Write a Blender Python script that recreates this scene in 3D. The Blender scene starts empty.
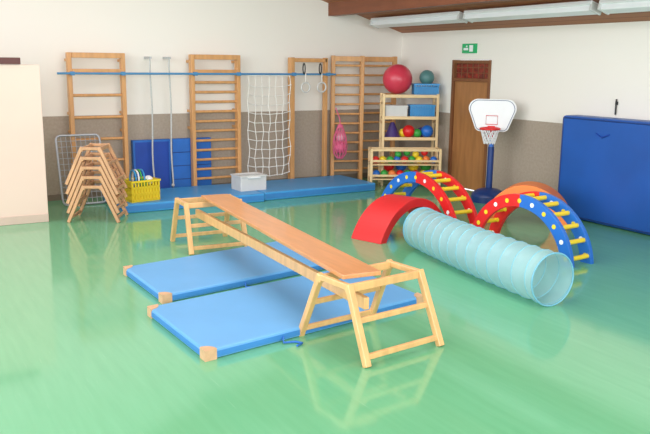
import bpy, math, random
from mathutils import Vector, Matrix, Quaternion
random.seed(4)
sc=bpy.context.scene
sc.view_settings.view_transform='Standard'
sc.view_settings.look='None'
def lin(c):
    return tuple(((x/255)/12.92 if x/255<=0.04045 else ((x/255+0.055)/1.055)**2.4) for x in c)+(1,)
MATS={}
def mat(name,rgb,rough=0.5,var=0.0,scale=8,stretch=(1,1,1),metal=0,bump=0,coat=0,rgb2=None,emis=0,detail=4,trans=0):
    if name in MATS: return MATS[name]
    m=bpy.data.materials.new(name); m.use_nodes=True; nt=m.node_tree; b=nt.nodes['Principled BSDF']
    b.inputs['Roughness'].default_value=rough; b.inputs['Metallic'].default_value=metal
    b.inputs['Coat Weight'].default_value=coat; b.inputs['Coat Roughness'].default_value=0.1
    c=lin(rgb); c2=lin(rgb2) if rgb2 else tuple(x*(1-var) for x in c[:3])+(1,)
    tc=nt.nodes.new('ShaderNodeTexCoord'); mp=nt.nodes.new('ShaderNodeMapping'); mp.inputs['Scale'].default_value=stretch
    no=nt.nodes.new('ShaderNodeTexNoise'); no.inputs['Scale'].default_value=scale; no.inputs['Detail'].default_value=detail
    nt.links.new(tc.outputs['Object'],mp.inputs[0]); nt.links.new(mp.outputs[0],no.inputs['Vector'])
    r=nt.nodes.new('ShaderNodeValToRGB'); r.color_ramp.elements[0].position=0.35; r.color_ramp.elements[1].position=0.65
    r.color_ramp.elements[0].color=c2; r.color_ramp.elements[1].color=c
    nt.links.new(no.outputs['Fac'],r.inputs[0]); nt.links.new(r.outputs[0],b.inputs['Base Color'])
    if bump:
        bn=nt.nodes.new('ShaderNodeBump'); bn.inputs['Strength'].default_value=bump; bn.inputs['Distance'].default_value=0.01
        nt.links.new(no.outputs['Fac'],bn.inputs['Height']); nt.links.new(bn.outputs[0],b.inputs['Normal'])
    if emis:
        b.inputs['Emission Color'].default_value=c; b.inputs['Emission Strength'].default_value=emis
    if trans:
        t=nt.nodes.new('ShaderNodeBsdfTranslucent'); nt.links.new(r.outputs[0],t.inputs[0])
        ms=nt.nodes.new('ShaderNodeMixShader'); ms.inputs[0].default_value=trans
        out=nt.nodes['Material Output']; nt.links.new(b.outputs[0],ms.inputs[1]); nt.links.new(t.outputs[0],ms.inputs[2])
        tr=nt.nodes.new('ShaderNodeBsdfTransparent'); tr.inputs[0].default_value=(.88,.98,1,1)
        m2=nt.nodes.new('ShaderNodeMixShader'); m2.inputs[0].default_value=.16
        nt.links.new(ms.outputs[0],m2.inputs[1]); nt.links.new(tr.outputs[0],m2.inputs[2]); nt.links.new(m2.outputs[0],out.inputs[0])
    MATS[name]=m; return m
wood=mat('pine_wood',(230,182,122),.38,.18,3,(6,6,1),coat=.2)
woodp=mat('plank_wood',(212,148,94),.28,.14,3,(9,1,9),coat=.3)
woodd=mat('stall_bar_wood',(216,160,102),.42,.18,3,(6,6,1))
wooda=mat('aged_wood',(208,160,118),.45,.2,3,(6,6,1))
trol=mat('light_birch',(236,206,156),.45,.12,3)
mblue=mat('mat_blue',(96,166,222),.42,.06,2.5,bump=.1)
mblue2=mat('mat_blue_wall',(66,156,220),.4,.1,3)
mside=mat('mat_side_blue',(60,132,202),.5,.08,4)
mdark=mat('foam_dark_blue',(22,70,168),.5,.12,4)
mdark2=mat('foam_mid_blue',(36,108,196),.5,.12,4)
crashm=mat('crash_mat_blue',(28,88,174),.4,.16,1.6,bump=.25)
leather=mat('leather_corner',(212,172,134),.6,.15,20)
red=mat('red_plastic',(224,38,40),.35,.05); redf=mat('red_foam',(216,40,44),.45,.08,3)
blue=mat('blue_plastic',(40,112,206),.35,.05); yellow=mat('yellow_plastic',(244,214,50),.4,.05)
white=mat('white_plastic',(240,242,244),.4,.03); orange=mat('orange_foam',(248,138,66),.5,.06)
green=mat('green_plastic',(60,170,70),.4,.05); navy=mat('navy_plastic',(26,60,126),.35,.1)
lblue=mat('light_blue_plastic',(50,150,215),.4,.06); grey=mat('grey_plastic',(212,212,210),.5,.05)
purple=mat('dark_purple',(70,52,120),.45,.1)
steel=mat('steel_tube',(190,194,198),.3,.05,metal=.8); black=mat('black_rubber',(26,26,30),.5,.1)
rope=mat('white_rope',(238,236,230),.8,.1,40); grope=mat('grey_rope',(200,202,200),.8,.2,60); pink=mat('pink_net',(236,110,150),.7,.2,30)
bluerail=mat('blue_rail',(70,140,190),.4,.05)
cream=mat('cream_paint',(242,238,230),.8,.03,1.2)
brownd=mat('door_wood',(176,122,74),.4,.2,2,(8,8,1)); frame=mat('door_frame_wood',(132,84,50),.45,.2,3,(6,6,1))
glassr=mat('wired_red_glass',(160,66,50),.2,.5,14,rgb2=(92,40,34))
pgreen=mat('sign_green',(20,150,90),.4,.05,emis=.3)
pball=mat('pink_red_ball',(214,62,84),.3,.05); gball=mat('grey_green_ball',(84,132,132),.4,.1)
tanc=mat('tan_box',(170,130,100),.6,.15)
panelm=mat('beige_panel',(226,202,188),.45,.03,1.5); maroon=mat('maroon_cap',(92,44,40),.5,.1)
tun=mat('tunnel_nylon',(192,232,238),.35,.04,5,bump=.15,trans=.45); tunr=mat('tunnel_rib',(116,182,206),.5,.05); tunw=mat('tunnel_spiral_wire',(130,194,212),.5,.05)
metalw=mat('galvanised_wire',(176,182,190),.4,.05,metal=.4)

class B:
    def __init__(s): s.v=[];s.f=[];s.m=[];s.sm=[];s.ms=[]
    def mi(s,m):
        if m not in s.ms: s.ms.append(m)
        return s.ms.index(m)
    def add(s,vs,fs,m,smooth=False):
        o=len(s.v); s.v+= [Vector(x) for x in vs]; i=s.mi(m)
        for f in fs: s.f.append([o+k for k in f]); s.m.append(i); s.sm.append(smooth)
    def box(s,c,size,m,rot=None):
        hx,hy,hz=[a/2 for a in size]; c=Vector(c)
        vs=[Vector((x,y,z)) for x in(-hx,hx) for y in(-hy,hy) for z in(-hz,hz)]
        if rot is not None: vs=[rot@v for v in vs]
        s.add([v+c for v in vs],[(0,1,3,2),(4,6,7,5),(0,4,5,1),(2,3,7,6),(0,2,6,4),(1,5,7,3)],m)
    def beam(s,a,b,w,t,m,up=(0,0,1)):
        a=Vector(a);b=Vector(b);d=(b-a); L=d.length; d.normalize(); up=Vector(up)
        if abs(d.dot(up))>.98: up=Vector((0,1,0))
        sx=d.cross(up).normalized(); uz=sx.cross(d).normalized()
        R=Matrix((sx,d,uz)).transposed()
        s.box((a+b)/2,(w,L,t),m,R)
    def tube(s,pts,r,m,seg=10,closed=False,caps=True):
        pts=[Vector(p) for p in pts]; n=len(pts); vs=[];fs=[]
        prev=None
        for i,p in enumerate(pts):
            if closed: d=pts[(i+1)%n]-pts[i-1]
            else: d=pts[min(i+1,n-1)]-pts[max(i-1,0)]
            d.normalize()
            if prev is None:
                u=Vector((0,0,1)) if abs(d.z)<.9 else Vector((1,0,0))
            else: u=prev
            x=(u-d*u.dot(d)).normalized(); prev=x; y=d.cross(x)
            rr=r[i] if isinstance(r,(list,tuple)) else r
            for k in range(seg):
                a=2*math.pi*k/seg; vs.append(p+x*math.cos(a)*rr+y*math.sin(a)*rr)
        for i in range(n if closed else n-1):
            j=(i+1)%n
            for k in range(seg): fs.append((i*seg+k,i*seg+(k+1)%seg,j*seg+(k+1)%seg,j*seg+k))
        s.add(vs,fs,m,True)
        if caps and not closed:
            s.add([vs[k] for k in range(seg)],[tuple(range(seg-1,-1,-1))],m)
            s.add([vs[(n-1)*seg+k] for k in range(seg)],[tuple(range(seg))],m)
    def cyl(s,a,b,r,m,seg=12): s.tube([a,b],r,m,seg)
    def cone(s,a,b,r1,r2,m,seg=20): s.tube([a,b],[r1,r2],m,seg)
    def sphere(s,c,r,m,u=20,v=12,sc_=(1,1,1)):
        c=Vector(c); vs=[];fs=[]
        for i in range(v+1):
            t=math.pi*i/v
            for k in range(u):
                a=2*math.pi*k/u; vs.append(c+Vector((r*math.sin(t)*math.cos(a)*sc_[0],r*math.sin(t)*math.sin(a)*sc_[1],r*math.cos(t)*sc_[2])))
        for i in range(v):
            for k in range(u): fs.append((i*u+k,(i+1)*u+k,(i+1)*u+(k+1)%u,i*u+(k+1)%u))
        s.add(vs,fs,m,True)
    def prism(s,poly,ax0,ax1,ext,o,m,smooth=False):
        ax0=Vector(ax0);ax1=Vector(ax1);ext=Vector(ext);o=Vector(o); n=len(poly)
        A=[o+ax0*p[0]+ax1*p[1] for p in poly]; C=[a+ext for a in A]
        s.add(A,[tuple(range(n))],m); s.add(C,[tuple(range(n-1,-1,-1))],m)
        s.add(A+C,[(i,(i+1)%n,n+(i+1)%n,n+i) for i in range(n)],m,smooth)
    def band(s,R,r,a0,a1,y0,y1,cz,m,n=24):
        vs=[];fs=[]
        for i in range(n+1):
            a=a0+(a1-a0)*i/n
            for (q,y) in((R,y0),(R,y1),(r,y1),(r,y0)): vs.append((q*math.cos(a),y,cz+q*math.sin(a)))
        for i in range(n):
            for k in range(4): fs.append((i*4+k,i*4+(k+1)%4,(i+1)*4+(k+1)%4,(i+1)*4+k))
        fs.append((0,1,2,3)); fs.append((n*4+3,n*4+2,n*4+1,n*4))
        s.add(vs,fs,m)
    def build(s,name,loc=(0,0,0),rz=0,bevel=0,recenter=False,parent=None,rx=0):
        import bmesh
        loc=Vector(loc)
        if recenter:
            xs=[v.x for v in s.v];ys=[v.y for v in s.v];zs=[v.z for v in s.v]
            c=Vector(((min(xs)+max(xs))/2,(min(ys)+max(ys))/2,min(zs))); s.v=[v-c for v in s.v]; loc=c
        me=bpy.data.meshes.new(name); me.from_pydata([tuple(v) for v in s.v],[],s.f)
        for m in s.ms: me.materials.append(m)
        me.polygons.foreach_set('material_index',s.m); me.polygons.foreach_set('use_smooth',s.sm)
        bm=bmesh.new(); bm.from_mesh(me); bmesh.ops.recalc_face_normals(bm,faces=bm.faces); bm.to_mesh(me); bm.free()
        o=bpy.data.objects.new(name,me); sc.collection.objects.link(o); o.location=loc; o.rotation_euler=(rx,0,rz)
        if bevel:
            bv=o.modifiers.new('bevel','BEVEL'); bv.width=bevel; bv.segments=2; bv.limit_method='ANGLE'; bv.angle_limit=math.radians(50)
        if parent: o.parent=parent
        return o

XR=7.9; YB=11.0; XL=-3.0; YF=-2.0
def ceilz(x): return 2.437+.289*(XR-x)
fm=bpy.data.materials.new('green_linoleum'); fm.use_nodes=True; nt=fm.node_tree; pb=nt.nodes['Principled BSDF']
tc=nt.nodes.new('ShaderNodeTexCoord')
def nz(scale,st,rot=0.0,det=5):
    mp=nt.nodes.new('ShaderNodeMapping'); mp.inputs['Scale'].default_value=st; mp.inputs['Rotation'].default_value=(0,0,rot)
    n=nt.nodes.new('ShaderNodeTexNoise'); n.inputs['Scale'].default_value=scale; n.inputs['Detail'].default_value=det
    nt.links.new(tc.outputs['Object'],mp.inputs[0]); nt.links.new(mp.outputs[0],n.inputs['Vector']); return n
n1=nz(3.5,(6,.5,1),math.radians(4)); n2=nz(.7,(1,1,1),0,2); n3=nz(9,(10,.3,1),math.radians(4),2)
r1=nt.nodes.new('ShaderNodeValToRGB'); r1.color_ramp.elements[0].position=.3; r1.color_ramp.elements[1].position=.72
r1.color_ramp.elements[0].color=lin((103,177,133)); r1.color_ramp.elements[1].color=lin((109,183,139))
nt.links.new(n1.outputs['Fac'],r1.inputs[0])
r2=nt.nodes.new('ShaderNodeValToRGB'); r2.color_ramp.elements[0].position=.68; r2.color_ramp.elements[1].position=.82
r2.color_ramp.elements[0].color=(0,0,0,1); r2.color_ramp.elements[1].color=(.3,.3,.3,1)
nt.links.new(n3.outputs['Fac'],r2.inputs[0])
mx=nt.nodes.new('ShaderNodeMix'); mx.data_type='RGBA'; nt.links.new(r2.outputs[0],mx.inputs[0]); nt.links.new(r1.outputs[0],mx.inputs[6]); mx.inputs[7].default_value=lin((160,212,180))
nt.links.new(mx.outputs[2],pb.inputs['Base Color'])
rr=nt.nodes.new('ShaderNodeMapRange'); rr.inputs[3].default_value=.07; rr.inputs[4].default_value=.12
nt.links.new(n2.outputs['Fac'],rr.inputs[0]); nt.links.new(rr.outputs[0],pb.inputs['Roughness'])
pb.inputs['Specular IOR Level'].default_value=.85
b=B(); b.box(((XL+XR)/2,(YF+YB)/2,-.05),(XR-XL,YB-YF,.1),fm); o=b.build('floor')

wm=bpy.data.materials.new('two_tone_wall'); wm.use_nodes=True; nt=wm.node_tree; pb=nt.nodes['Principled BSDF']; pb.inputs['Roughness'].default_value=.8
tc=nt.nodes.new('ShaderNodeTexCoord'); sx=nt.nodes.new('ShaderNodeSeparateXYZ'); nt.links.new(tc.outputs['Object'],sx.inputs[0])
gt=nt.nodes.new('ShaderNodeMath'); gt.operation='GREATER_THAN'; gt.inputs[1].default_value=1.163; nt.links.new(sx.outputs[2],gt.inputs[0])
nn=nt.nodes.new('ShaderNodeTexNoise'); nn.inputs['Scale'].default_value=30; nn.inputs['Detail'].default_value=3; nt.links.new(tc.outputs['Object'],nn.inputs['Vector'])
rp=nt.nodes.new('ShaderNodeValToRGB'); rp.color_ramp.elements[0].position=.3; rp.color_ramp.elements[1].position=.7
rp.color_ramp.elements[0].color=lin((163,150,135)); rp.color_ramp.elements[1].color=lin((174,161,146)); nt.links.new(nn.outputs['Fac'],rp.inputs[0])
mx=nt.nodes.new('ShaderNodeMix'); mx.data_type='RGBA'; nt.links.new(gt.outputs[0],mx.inputs[0]); nt.links.new(rp.outputs[0],mx.inputs[6]); mx.inputs[7].default_value=lin((238,234,226))
nt.links.new(mx.outputs[2],pb.inputs['Base Color'])
b=B(); b.prism([(XL,0),(XR+.15,0),(XR+.15,ceilz(XR+.15)),(XL,ceilz(XL))],(1,0,0),(0,0,1),(0,.15,0),(0,YB,0),wm); b.build('wall_back')
D0,D1,DH=8.74,9.63,1.99
b=B(); b.box((XR+.075,(YF+D0)/2,ceilz(XR)/2),(.15,D0-YF,ceilz(XR)),wm); b.build('wall_right')
b=B(); b.box((XR+.075,(YB+D1)/2,ceilz(XR)/2),(.15,YB-D1,ceilz(XR)),wm); b.build('wall_right')
b=B(); b.box((XR+.075,(D0+D1)/2,(ceilz(XR)+DH)/2),(.15,D1-D0,ceilz(XR)-DH),wm); b.build('wall_right')
b=B(); hl=ceilz(XL)
b.box((XL-.1,(YF+YB)/2,.4),(.2,YB-YF,.8),wm); b.box((XL-.1,(YF+YB)/2,hl-.3),(.2,YB-YF,.6),cream)
for y in (YF+.15,1.2,4.5,7.7,YB-.15): b.box((XL-.1,y,hl/2),(.2,.3,hl),cream)
b.build('wall_left')
for i,(y0,y1) in enumerate(((-1.7,1.05),(1.35,4.35),(4.65,7.55),(7.85,10.7))):
    b=B(); h0,h1=.8,hl-.6
    for y in (y0+.03,(y0+y1)/2,y1-.03): b.box((XL-.1,y,(h0+h1)/2),(.06,.06,h1-h0),white)
    for z in (h0+.03,2.6,h1-.03): b.box((XL-.1,(y0+y1)/2,z),(.06,y1-y0,.06),white)
    b.build('window_%d'%(i+1))
b=B(); b.prism([(XL,0),(XR,0),(XR,.9),(XL,.9)],(1,0,0),(0,0,1),(0,-.15,0),(0,YF,0),wm); 
b.prism([(XR-1,.9),(XR,.9),(XR,ceilz(XR)),(XR-1,ceilz(XR-1))],(1,0,0),(0,0,1),(0,-.15,0),(0,YF,0),cream)
b.build('wall_front')
cm=bpy.data.materials.new('ceiling_boards'); cm.use_nodes=True; nt=cm.node_tree; pb=nt.nodes['Principled BSDF']; pb.inputs['Roughness'].default_value=.6
tc=nt.nodes.new('ShaderNodeTexCoord'); sx=nt.nodes.new('ShaderNodeSeparateXYZ'); nt.links.new(tc.outputs['Object'],sx.inputs[0])
ml=nt.nodes.new('ShaderNodeMath'); ml.operation='MULTIPLY'; ml.inputs[1].default_value=8; nt.links.new(sx.outputs[0],ml.inputs[0])
fr=nt.nodes.new('ShaderNodeMath'); fr.operation='FRACT'; nt.links.new(ml.outputs[0],fr.inputs[0])
rp=nt.nodes.new('ShaderNodeValToRGB'); rp.color_ramp.elements[0].color=lin((80,42,26)); rp.color_ramp.elements[1].color=lin((168,106,68)); rp.color_ramp.elements[0].position=.02; rp.color_ramp.elements[1].position=.1
nt.links.new(fr.outputs[0],rp.inputs[0]); nt.links.new(rp.outputs[0],pb.inputs['Base Color'])
b=B(); b.prism([(XL-.2,ceilz(XL-.2)),(XR+.15,ceilz(XR+.15)),(XR+.15,ceilz(XR+.15)+.12),(XL-.2,ceilz(XL-.2)+.12)],(1,0,0),(0,0,1),(0,YB-YF+.3,0),(0,YF-.15,0),cm); b.build('ceiling')
beamm=mat('beam_wood',(134,76,48),.5,.2,2,(6,1,6))
b=B(); x=6.5; b.box((x,(YF+YB)/2,ceilz(x)-.07),(.14,YB-YF,.22),beamm); b.build('ceiling_beam')
b=B(); x=4.2; b.box((x,(YF+YB)/2,ceilz(x)-.07),(.14,YB-YF,.22),beamm); b.build('ceiling_beam')
for i in range(4):
    y1=10.75-i*2.3; x=7.16; z=ceilz(x)-.05
    b=B(); R=Matrix.Rotation(math.atan(.289),3,'Y')
    b.box((x,y1-1.12,z-.01),(.2,2.2,.05),white,R); b.box((x-.01,y1-1.12,z-.06),(.15,2.16,.07),white,R)
    for yy in (y1-.03,y1-2.21): b.box((x-.01,yy,z-.05),(.19,.03,.1),grey,R)
    b.build('strip_light',bevel=.01,recenter=True)
b=B(); b.box(((XL+XR)/2,YB-.008,.04),(XR-XL,.016,.08),mat('skirting',(130,116,100),.5,.1)); b.build('baseboard_back')
b=B(); b.box((XR-.008,(YF+D0-.07)/2,.04),(.016,D0-.07-YF,.08),MATS['skirting']); b.build('baseboard_right')
b=B(); dw0,dw1=D0+.004,D1-.004
b.box((XR+.05,(D0+D1)/2,.84),(.05,D1-D0-.1,1.66),brownd)
b.box((XR+.05,(D0+D1)/2,1.83),(.02,D1-D0-.12,.24),glassr)
for y in (dw0+.025,dw1-.025): b.box((XR+.055,y,DH/2),(.14,.05,DH-.006),frame)
for z in (DH-.03,1.69): b.box((XR+.055,(D0+D1)/2,z),(.13,D1-D0-.02,.05),frame)
for k in range(1,6): b.box((XR+.035,D0+.06+k*(D1-D0-.12)/6,1.83),(.012,.012,.22),frame)
for k in range(1,3): b.box((XR+.035,(D0+D1)/2,1.715+k*.08),(.012,D1-D0-.1,.012),frame)
b.box((XR+.02,D0+.12,.98),(.015,.04,.2),steel); b.cyl((XR+.02,D0+.12,1.0),(XR-.02,D0+.12,1.0),.01,steel); b.cyl((XR-.02,D0+.11,1.0),(XR-.02,D0+.24,1.0),.01,steel)
b.build('door_1',bevel=.004)
b=B(); b.box((XR-.02,9.22,2.16),(.04,.3,.14),pgreen); b.box((XR-.042,9.16,2.16),(.006,.08,.095),white); b.box((XR-.042,9.28,2.15),(.006,.1,.035),white); b.sphere((XR-.044,9.26,2.19),.014,white)
b.build('exit_sign',recenter=True)

# ------------- wall bars
YL=10.80
def ladder(x0,x1,zt,rungs,m,name='wall_bars',wide=(),y=YL):
    b=B()
    for x in (x0,x1): b.box((x,y,zt/2),(.055,.11,zt),m)
    for z in rungs: b.cyl((x0,y,z),(x1,y,z),.02,m,10)
    for z in wide: b.box(((x0+x1)/2,y-.05,z),(x1-x0-.055,.03,.07),m)
    for z in (zt-.1,1.2,.95):
        for x in (x0,x1): b.box((x,(y+YB)/2+.03,z),(.03,YB-y-.06,.04),m)
    return b.build(name,bevel=.006,recenter=True)
ladder(2.3,3.02,2.02,[.25+.3*i for i in range(5)],woodd,wide=(1.985,1.77))
ladder(4.03,4.75,2.02,[.2+.142*i for i in range(12)],woodd,wide=(1.985,1.77))
b=B(); b.box((5.66,YL,1.0),(.07,.11,2.0),woodd); b.box((5.97,YL-.01,1.96),(.62,.07,.06),woodd); b.box((6.27,YL,1.0),(.05,.09,2.0),woodd)
b.build('wall_bar_post',bevel=.006,recenter=True)
def swing(loc,rz,w,zt,m):
    b=B()
    for x in (0,w): b.box((x,0,zt/2),(.06,.09,zt),m)
    for i in range(12): b.cyl((0,0,.18+.155*i),(w,0,.18+.155*i),.018,m,10)
    b.box((w/2,-.03,zt-.05),(w,.03,.08),m)
    b.build('swing_wall_bars',loc,rz,bevel=.006)
swing((6.44,10.84,0),math.radians(-20),.48,2.04,woodd)
swing((7.02,10.88,0),math.radians(-12),.58,2.04,woodd)
b=B(); b.cyl((2.12,YL-.11,1.745),(6.4,YL-.11,1.745),.015,bluerail)
for x in (2.32,3.0,4.05,4.73,5.66,6.27): b.box((x,YL-.09,1.745),(.05,.06,.05),bluerail)
b.build('blue_hanging_rail',recenter=True)
for x in (3.40,3.68):
    b=B(); pts=[(x+.008*math.sin(k*.7+x),YL-.05+.006*math.cos(k),1.96-k*.121) for k in range(16)]
    b.tube(pts,.012,grope,10); b.sphere((x+.004,YL-.05,.14),.025,grope,12,8); b.box((x,YL+.06,1.965),(.03,.27,.03),steel); b.build('climbing_rope',recenter=True)
b=B(); x0,x1=4.86,5.56; yy=YL-.14
def npt(i,k):
    return (x0+(x1-x0)*i/6+.014*math.sin(k*1.7+i*2.1),yy-.012*math.sin(k+i),1.72-k*.135-(.03 if i in(1,2,4,5) else .04 if i==3 else 0)*(1 if k else 0))
for i in range(7): b.tube([npt(i,k) for k in range(12)],.0065,rope,6)
for k in range(12): b.tube([npt(i,k) for i in range(7)],.0065,rope,6)
for i in range(7):
    for k in range(1,12): b.sphere(npt(i,k),.012,rope,6,5)
b.build('climbing_net',recenter=True)
for x in (5.84,6.13):
    b=B(); b.cyl((x,YL-.14,1.76),(x,YL-.14,1.62),.009,rope,6); b.tube([(x+.075*math.cos(a),YL-.14,1.545+.075*math.sin(a)) for a in [2*math.pi*i/20 for i in range(20)]],.013,grey,8,closed=True)
    b.tube([(x-.03+.02*math.cos(a),YL-.14,1.83+.08*math.sin(a)) for a in [2*math.pi*i/16 for i in range(16)]],.01,black,6,closed=True)
    b.build('gym_ring',recenter=True)
b=B(); cx,cy=6.42,10.56
b.tube([(cx-.03,cy+.1,1.22),(cx-.01,cy,1.05),(cx,cy,.95)],.008,pink,6)
prof=[(0,.03),(.08,.06),(.2,.1),(.35,.12),(.47,.1),(.55,.04)]
for i in range(12):
    for sg in (1,-1):
        pts=[]
        for j,(dz,r) in enumerate(prof):
            a=2*math.pi*i/12+sg*j*.26; pts.append((cx+r*math.cos(a),cy+r*math.sin(a),.96-dz))
        b.tube(pts,.006,pink,5)
b.sphere((cx,cy,.6),.1,pink); b.sphere((cx+.01,cy,.76),.075,mat('pale_pink',(240,180,196),.6,.05))
b.build('ball_net_bag',recenter=True)

def mat_obj(name,loc,rz,L,W,T,m,corner=True,cord=None,side=None,shear=0):
    def sh(b):
        for v in b.v: v.x+=shear*v.y
    b=B(); b.box((L/2,W/2,T/2),(L,W,T),m); sh(b)
    o=b.build(name,loc,rz,bevel=.018)
    b=B()
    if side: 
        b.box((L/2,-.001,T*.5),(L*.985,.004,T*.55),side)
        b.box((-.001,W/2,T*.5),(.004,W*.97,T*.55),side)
    if corner:
        for (x,y,sx_,sy_) in ((0,0,1,1),(L,0,-1,1),(0,W,1,-1),(L,W,-1,-1)):
            pts=[(0,0)]+[(.09*math.cos(a),.09*math.sin(a)) for a in [math.pi/2*i/6 for i in range(7)]]
            poly=[(x-.004*sx_+p[0]*sx_,y-.004*sy_+p[1]*sy_) for p in pts]
            b.prism(poly,(1,0,0),(0,1,0),(0,0,T+.004),(0,0,0),leather)
    sh(b); b.build('trim_pads',(0,0,0),0,parent=o,bevel=.01)
    if cord:
        b=B()
        for x in cord: b.tube([(x,0,T*.5),(x-.03,-.05,.012),(x+.05,-.08,.01),(x+.07,-.13,.01),(x+.01,-.15,.01)],.008,mdark2,6)
        b.build('strap',(0,0,0),0,parent=o)
    return o
mat_obj('gym_mat',(1.71,4.45,0),math.radians(9),2.03,1.08,.07,mblue,cord=(.62,),side=mside,shear=.12)
mat_obj('gym_mat',(1.86,5.76,0),math.radians(10),2.03,1.01,.07,mblue,cord=(.8,),side=mside,shear=.15)
mat_obj('gym_mat',(2.64,9.6,0),math.radians(0),1.98,1.06,.12,mblue2,corner=False,side=mside)
mat_obj('gym_mat',(4.65,9.66,0),math.radians(2),1.92,1.0,.12,mblue2,corner=False,side=mside)
b=B(); b.box((3.43,10.93,.4),(.56,.09,.8),mdark2); b.box((3.43,10.883,.42),(.5,.004,.7),mdark); b.build('blue_foam_panel',bevel=.01,recenter=True)
b=B(); b.box((4.04,10.93,.4),(.6,.09,.8),mdark2)
for z in (.2,.4,.6): b.box((4.04,10.884,z),(.6,.004,.012),navy)
b.build('blue_foam_panel',bevel=.01,recenter=True)

def crate(b,c,sx_,sy_,sz,m,lattice=False,t=.012):
    x,y,z=c
    b.box((x,y,z+t/2),(sx_,sy_,t),m)
    W=[((x,y-sy_/2,0),(sx_,t)),((x,y+sy_/2,0),(sx_,t)),((x-sx_/2,y,0),(t,sy_)),((x+sx_/2,y,0),(t,sy_))]
    for (cx,cy,_),(a,d) in W:
        if not lattice: b.box((cx,cy,z+sz/2),(a,d,sz),m)
        else:
            for zz in (.06,.36,.66,.95): b.box((cx,cy,z+sz*zz),(a,d,sz*.1),m)
            n=9
            for k in range(n+1):
                f=(k/n-.5)
                if a>d: b.box((cx+f*(a-.02),cy,z+sz/2),(.018,d,sz),m)
                else: b.box((cx,cy+f*(d-.02),z+sz/2),(a,.018,sz),m)
    for (cx,cy,_),(a,d) in W: b.box((cx,cy,z+sz-.012),(a+.02,d+.02,.024),m)
b=B(); crate(b,(0,0,0),.4,.3,.28,yellow,True)
b.box((0,0,.1),(.37,.27,.16),yellow)
for i in range(4): 
    b.tube([(-.1+.04*i+.02*math.cos(a),.0+.12*math.cos(a),.29+.11*math.sin(a)) for a in [2*math.pi*k/20 for k in range(20)]],.012,[lblue,white,green,lblue][i],6,closed=True)
b.sphere((.12,0,.25),.065,white); b.sphere((.02,-.07,.23),.06,green)
b.build('yellow_toy_crate',(2.93,9.86,.12),math.radians(12))
b=B(); crate(b,(0,0,0),.4,.3,.22,grey); b.box((0,-.17,.19),(.2,.02,.02),white); b.build('storage_bin',(4.57,10.03,.12),math.radians(3),bevel=.004)

# ------------- trestles
def trestle(loc,rz,m,W=.7,H=.5,D=.37,Dt=.15,t=1,rx=0):
    b=B()
    for sx_ in (-1,1):
        for sy_ in (-1,1):
            b.beam((sx_*W/2,sy_*D,0.002),(sx_*W/2*.96,sy_*Dt,H),.042*t,.048*t,m,up=(1,0,0))
        b.beam((sx_*W/2*.96,-Dt-.02,H-.02),(sx_*W/2*.96,Dt+.02,H-.02),.04*t,.04*t,m)
    def at(f): return D+(Dt-D)*f
    for sy_ in (-1,1):
        b.beam((-W/2-.01,sy_*Dt,H-.03),(W/2+.01,sy_*Dt,H-.03),.032*t,.055*t,m)
        for f in (.12,.55): b.beam((-W/2,sy_*at(f),H*f),(W/2,sy_*at(f),H*f),.028*t,.038*t,m)
    return b.build('gym_trestle',loc,math.radians(rz),bevel=.006)
trestle((2.86,4.27,0),7,wood,W=.66)
trestle((2.95,7.5,0),-3,wood,W=.6,D=.34)
for i in range(5): trestle((2.27,9.44,.115*i),62,wooda,W=.46,H=.45,D=.3,Dt=.1,t=.9)
a=Vector((2.70,4.13,.53)); c=Vector((3.01,7.48,.53))
b=B(); b.beam(a,c,.29,.03,woodp); b.build('bench_plank',bevel=.006,recenter=True)
b=B(); b.beam((2.72,4.1,.34),(2.86,7.6,.34),.04,.085,wood); b.build('balance_beam',bevel=.006,recenter=True)

b=B(); x0,x1=2.06,2.64; y0=10.45
def gp(u,v): return (x0+(x1-x0)*u,y0+.28*v,.02+.9*v)
pts=[]
for (cu,cv,a0) in ((.9,.07,-90),(.9,.93,0),(.1,.93,90),(.1,.07,180)):
    for k in range(5):
        a=math.radians(a0+22.5*k); pts.append(gp(cu+.1*math.cos(a),cv+.07*math.sin(a)))
b.tube(pts,.015,metalw,8,closed=True)
for i in range(1,9): b.cyl(gp(i/9,.0),gp(i/9,1),.004,metalw,5)
for i in range(1,12): b.cyl(gp(0,i/12),gp(1,i/12),.004,metalw,5)
b.build('wire_mesh_goal',recenter=True)

b=B(); b.box((.15,9.58,.93),(3.1,.08,1.86),panelm); b.box((.15,9.535,.05),(3.1,.01,.1),mat('panel_base',(204,182,168),.5,.05)); b.box((.02,9.58,1.9),(2.94,.14,.075),maroon)
b.build('folding_partition',bevel=.006,recenter=True)

# ------------- shelf + trolley
rz=math.radians(-26.5)
b=B()
W,Dp=.86,.3
for x in (-W/2,W/2):
    for y in (-Dp/2,Dp/2): b.box((x,y,.73),(.04,.04,1.46),trol)
for z in (.2,.75,1.08,1.42):
    b.box((0,0,z),(W,Dp,.02),trol); b.box((0,-Dp/2,z),(W,.02,.05),trol)
for s_ in (-1,1):
    for z in (.4,1.0,1.3): b.box((s_*W/2,0,z),(.02,Dp,.04),trol)
sh=b.build('storage_shelf',(7.40,10.06,0),rz,bevel=.004)
def on_shelf(lx,ly,z):
    v=Matrix.Rotation(rz,3,'Z')@Vector((lx,ly,0)); return (7.40+v.x,10.06+v.y,z)
b=B(); crate(b,(0,0,0),.38,.25,.17,lblue,True); b.box((0,0,.07),(.36,.22,.1),lblue); b.build('storage_crate',on_shelf(.25,0,1.446),rz)
b=B(); crate(b,(0,0,0),.38,.22,.19,lblue,True); b.box((0,0,.09),(.36,.2,.13),lblue); b.build('storage_crate',on_shelf(.2,0,1.092),rz)
b=B(); crate(b,(0,0,0),.34,.22,.18,grey); b.box((0,0,.1),(.3,.2,.15),tanc); b.build('storage_crate',on_shelf(-.22,0,1.092),rz)
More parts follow.
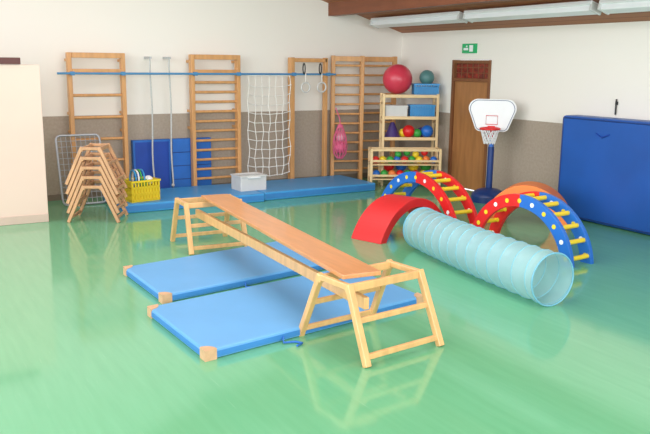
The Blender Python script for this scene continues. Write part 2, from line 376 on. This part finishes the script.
b=B(); b.sphere((0,0,.235),.235,pball,32,20); b.build('exercise_ball',on_shelf(-.2,0,1.446),0)
b=B(); b.sphere((0,0,.12),.12,gball,24,14); b.build('grey_ball',on_shelf(.27,0,1.59))
b=B()
b.cone((-.26,0,.76),(-.26,0,1.0),.13,.03,purple)
for (x,y,z,r,m) in ((0,-.02,.86,.1,red),(.14,-.03,.83,.07,green),(.3,-.02,.86,.1,blue),(-.08,.03,.83,.07,yellow),(.22,.05,.84,.08,purple),(-.3,0,.3,.09,red),(-.1,0,.3,.09,blue),(.1,0,.3,.09,yellow),(.3,0,.3,.09,green)): b.sphere((x,y,z),r,m)
b.build('toy_balls',(0,0,0),0,parent=sh)
b=B(); W,Dp=1.08,.28
for x in (-W/2,W/2):
    for y in (-Dp/2,Dp/2): b.box((x,y,.33),(.04,.035,.58),trol); b.sphere((x,y,.03),.03,black,10,8)
    for z in (.12,.38,.6): b.box((x,0,z),(.03,Dp,.05),trol)
for z in (.14,.37): b.box((0,0,z),(W,Dp,.018),trol)
for z in (.2,.43,.6): b.box((0,-Dp/2,z),(W,.02,.035),trol); b.box((0,Dp/2,z),(W,.02,.035),trol)
tr=b.build('ball_trolley',(7.165,9.82,0),rz,bevel=.004)
b=B(); cols=[red,yellow,green,blue,red,green,yellow,orange,blue]
for i in range(9):
    b.sphere((-.46+i*.115,-.03+.04*(i%2),.38+.058),.057,cols[i]); 
for i in range(8): b.sphere((-.44+i*.125,.0,.15+.062),.06,cols[(i*2+3)%9])
for i in range(4): b.sphere((-.1+i*.14,.02,.52+.03*(i%2)),.055,[green,green,yellow,red][i])
b.build('play_balls',(0,0,0),0,parent=tr)

# ------------- basketball stand
b=B()
b.sphere((0,0,.07),.25,navy,24,10,(1,1,.5)); b.cyl((0,0,0),(0,0,.07),.25,navy,28)
b.cyl((0,0,.1),(0,.02,.78),.045,navy,16); b.cyl((0,.02,.78),(0,.03,1.25),.035,blue,14)
b.box((0,-.02,.98),(.07,.1,.16),red)
poly=[]
for (cx,cz,r,a0,a1) in ((.2,.1,.13,-10,95),(-.2,.1,.13,85,190),(-.16,-.14,.08,190,270),(.16,-.14,.08,270,350)):
    for k in range(8):
        a=math.radians(a0+(a1-a0)*k/7); poly.append((cx+r*math.cos(a),cz+r*math.sin(a)))
b.prism(poly,(1,0,0),(0,0,1),(0,.03,0),(0,-.06,1.22),white)
b.tube([(x,-.062,1.22+z) for x,z in [(p[0]*.93,p[1]*.93) for p in poly]],.005,mat('line_grey',(110,120,150),.5,.05),5,closed=True)
b.tube([(x,-.063,z) for x,z in ((-.08,1.1),(.08,1.1),(.08,1.22),(-.08,1.22))],.006,red,5,closed=True)
b.tube([(.13*math.cos(2*math.pi*k/24),-.2+.13*math.sin(2*math.pi*k/24),1.05) for k in range(24)],.016,red,8,closed=True)
b.box((0,-.07,1.05),(.1,.03,.06),red)
for k in range(12):
    for sg in (1,-1):
        pts=[]
        for j in range(5):
            a=2*math.pi*k/12+sg*j*.2; r=.128-.014*j; pts.append((r*math.cos(a),-.2+r*math.sin(a),1.05-.052*j))
        b.tube(pts,.007,white,5)
b.build('basketball_stand',(7.5,8.22,0),math.radians(-50))

b=B(); b.box((7.7,5.45,.655),(.27,3.1,1.29),crashm)
o=b.build('crash_mat',bevel=.03,recenter=True)
b=B()
for y in (-1.53,1.53): b.tube([(-.137,y,.03),(-.137,y,1.26)],.008,navy,6)
for z in (.03,1.26): b.tube([(-.137,-1.53,z),(-.137,1.53,z)],.008,navy,6)
for y in (.9,-.6): b.tube([(-.137,y-.1,1.1),(-.155,y,1.06),(-.137,y+.1,1.1)],.01,mdark,6)
b.build('piping',(0,0,0),0,parent=o)
b=B(); b.cyl((XR-.02,6.45,1.33),(XR-.02,6.45,1.52),.01,black); b.box((XR-.01,6.45,1.47),(.02,.03,.04),black); b.build('wall_hook',recenter=True)

# ------------- rainbow arches
def rainbow(p0,p1,width,ca,cb,rung,name='rainbow_climbing_arch',H=.62):
    p0=Vector(p0);p1=Vector(p1); S=(p1-p0).length; ang=math.atan2(p1.y-p0.y,p1.x-p0.x)
    R=((S/2)**2+H*H)/(2*H); cz=H-R; r=R-.13; a0=math.asin(-cz/R); b=B()
    mid=math.pi/2
    for y0 in (0,width-.045):
        b.band(R,r,a0,mid,y0,y0+.045,cz,cb); b.band(R,r,mid,math.pi-a0,y0,y0+.045,cz,ca)
        n=11
        for k in range(n):
            a=a0+(math.pi-2*a0)*(k+.5)/n; rm=(R+r)/2
            for yy,e in ((y0,-.004),(y0+.045,.004)):
                b.cyl((rm*math.cos(a),yy,cz+rm*math.sin(a)),(rm*math.cos(a),yy+e,cz+rm*math.sin(a)),.024,[yellow,white,yellow][k%3],12)
    n=12
    for k in range(n):
        a=a0+(math.pi-2*a0)*(k+.5)/n; rm=R-.04
        b.cyl((rm*math.cos(a),.03,cz+rm*math.sin(a)),(rm*math.cos(a),width-.03,cz+rm*math.sin(a)),.024,rung,10)
    mp=(p0+p1)/2
    b.build(name,(mp.x,mp.y,0),ang,bevel=.004)
rainbow((5.66,8.34),(5.64,6.66),.36,blue,red,yellow)
rainbow((5.56,6.38),(5.66,4.99),.34,red,blue,yellow)
b=B(); b.band(.5,.3,0,math.pi,-.19,.19,0,orange,30); b.build('orange_foam_arch',(6.85,6.78,0),math.radians(125),bevel=.01)
b=B(); S=1.3;Hh=.42; R=((S/2)**2+Hh*Hh)/(2*Hh); cz=Hh-R; a0=math.asin(-cz/R)
b.band(R,R-.1,a0,math.pi-a0,0,.42,cz,redf,36)
o=b.build('red_foam_arch',(5.21,6.88,0),math.radians(18),bevel=.008)

# ------------- crawl tunnel
RT=.218
b=B(); P0=Vector((4.86,6.3,RT+.006)); P1=Vector((4.59,4.23,RT+.006)); ctrl=Vector((4.66,5.4,RT+.006)); N=150; vs=[];fs=[];seg=36
def path(t): return P0*(1-t)**2+ctrl*2*t*(1-t)+P1*t*t
def tang(t): return ((ctrl-P0)*2*(1-t)+(P1-ctrl)*2*t).normalized()
nr=14
def tp(t,a,r):
    p=path(t); d=tang(t); x=Vector((0,0,1)).cross(d).normalized(); z=d.cross(x); return p+x*r*math.cos(a)+z*r*math.sin(a)
for i in range(N+1):
    t=i/N
    for k in range(seg):
        a=2*math.pi*k/seg; ph=abs(math.sin(math.pi*(t*nr-a/(2*math.pi))))
        if t<.02 or t>.98: ph*=.3
        vs.append(tp(t,a,RT-.006*ph+.0016*math.sin(7*a+i*.35)*ph))
for i in range(N):
    for k in range(seg): fs.append((i*seg+k,i*seg+(k+1)%seg,(i+1)*seg+(k+1)%seg,(i+1)*seg+k))
b.add(vs,fs,tun,True)
pts=[]
for j in range(nr*24+1):
    t=j/(nr*24); pts.append(tp(t,2*math.pi*((t*nr)%1),RT+.001))
b.tube(pts,.004,tunw,6)
for t in (0,1): b.tube([tp(t,2*math.pi*k/36,RT) for k in range(36)],.008,tunr,6,closed=True)
b.build('crawl_tunnel',recenter=True)

# ------------- light
w=bpy.data.worlds.new('World'); sc.world=w; w.use_nodes=True
w.node_tree.nodes['Background'].inputs[0].default_value=(.93,.97,1,1); w.node_tree.nodes['Background'].inputs[1].default_value=1.5
def area(name,loc,rot,sx_,sy_,e,col=(1,1,1)):
    l=bpy.data.lights.new(name,'AREA'); l.shape='RECTANGLE'; l.size=sx_; l.size_y=sy_; l.energy=e; l.color=col
    o=bpy.data.objects.new(name,l); sc.collection.objects.link(o); o.location=loc; o.rotation_euler=rot
area('window_daylight',(XL+.15,4.0,2.7),(0,math.radians(-90),0),3.6,11,450,(.96,.98,1))
area('window_daylight',(2,YF+.2,2.6),(math.radians(80),0,0),8,2.6,440,(.96,.98,1))
area('ceiling_lamp',(4.2,6.0,3.4),(0,0,0),4,6,220,(.99,.99,1))

pitch,yaw,roll=.1960,.5278,.0111
f=Vector((math.sin(yaw)*math.cos(pitch),math.cos(yaw)*math.cos(pitch),-math.sin(pitch)))
r=Vector((math.cos(yaw),-math.sin(yaw),0)); u=r.cross(f)
r2=r*math.cos(roll)+u*math.sin(roll); u2=-r*math.sin(roll)+u*math.cos(roll)
cam=bpy.data.cameras.new('camera'); co=bpy.data.objects.new('camera',cam); sc.collection.objects.link(co)
M=Matrix((r2,u2,-f)).transposed().to_4x4(); M.translation=Vector((0,0,1.9)); co.matrix_world=M
cam.sensor_width=36; cam.lens=769/650*36; cam.clip_start=.05
sc.camera=co
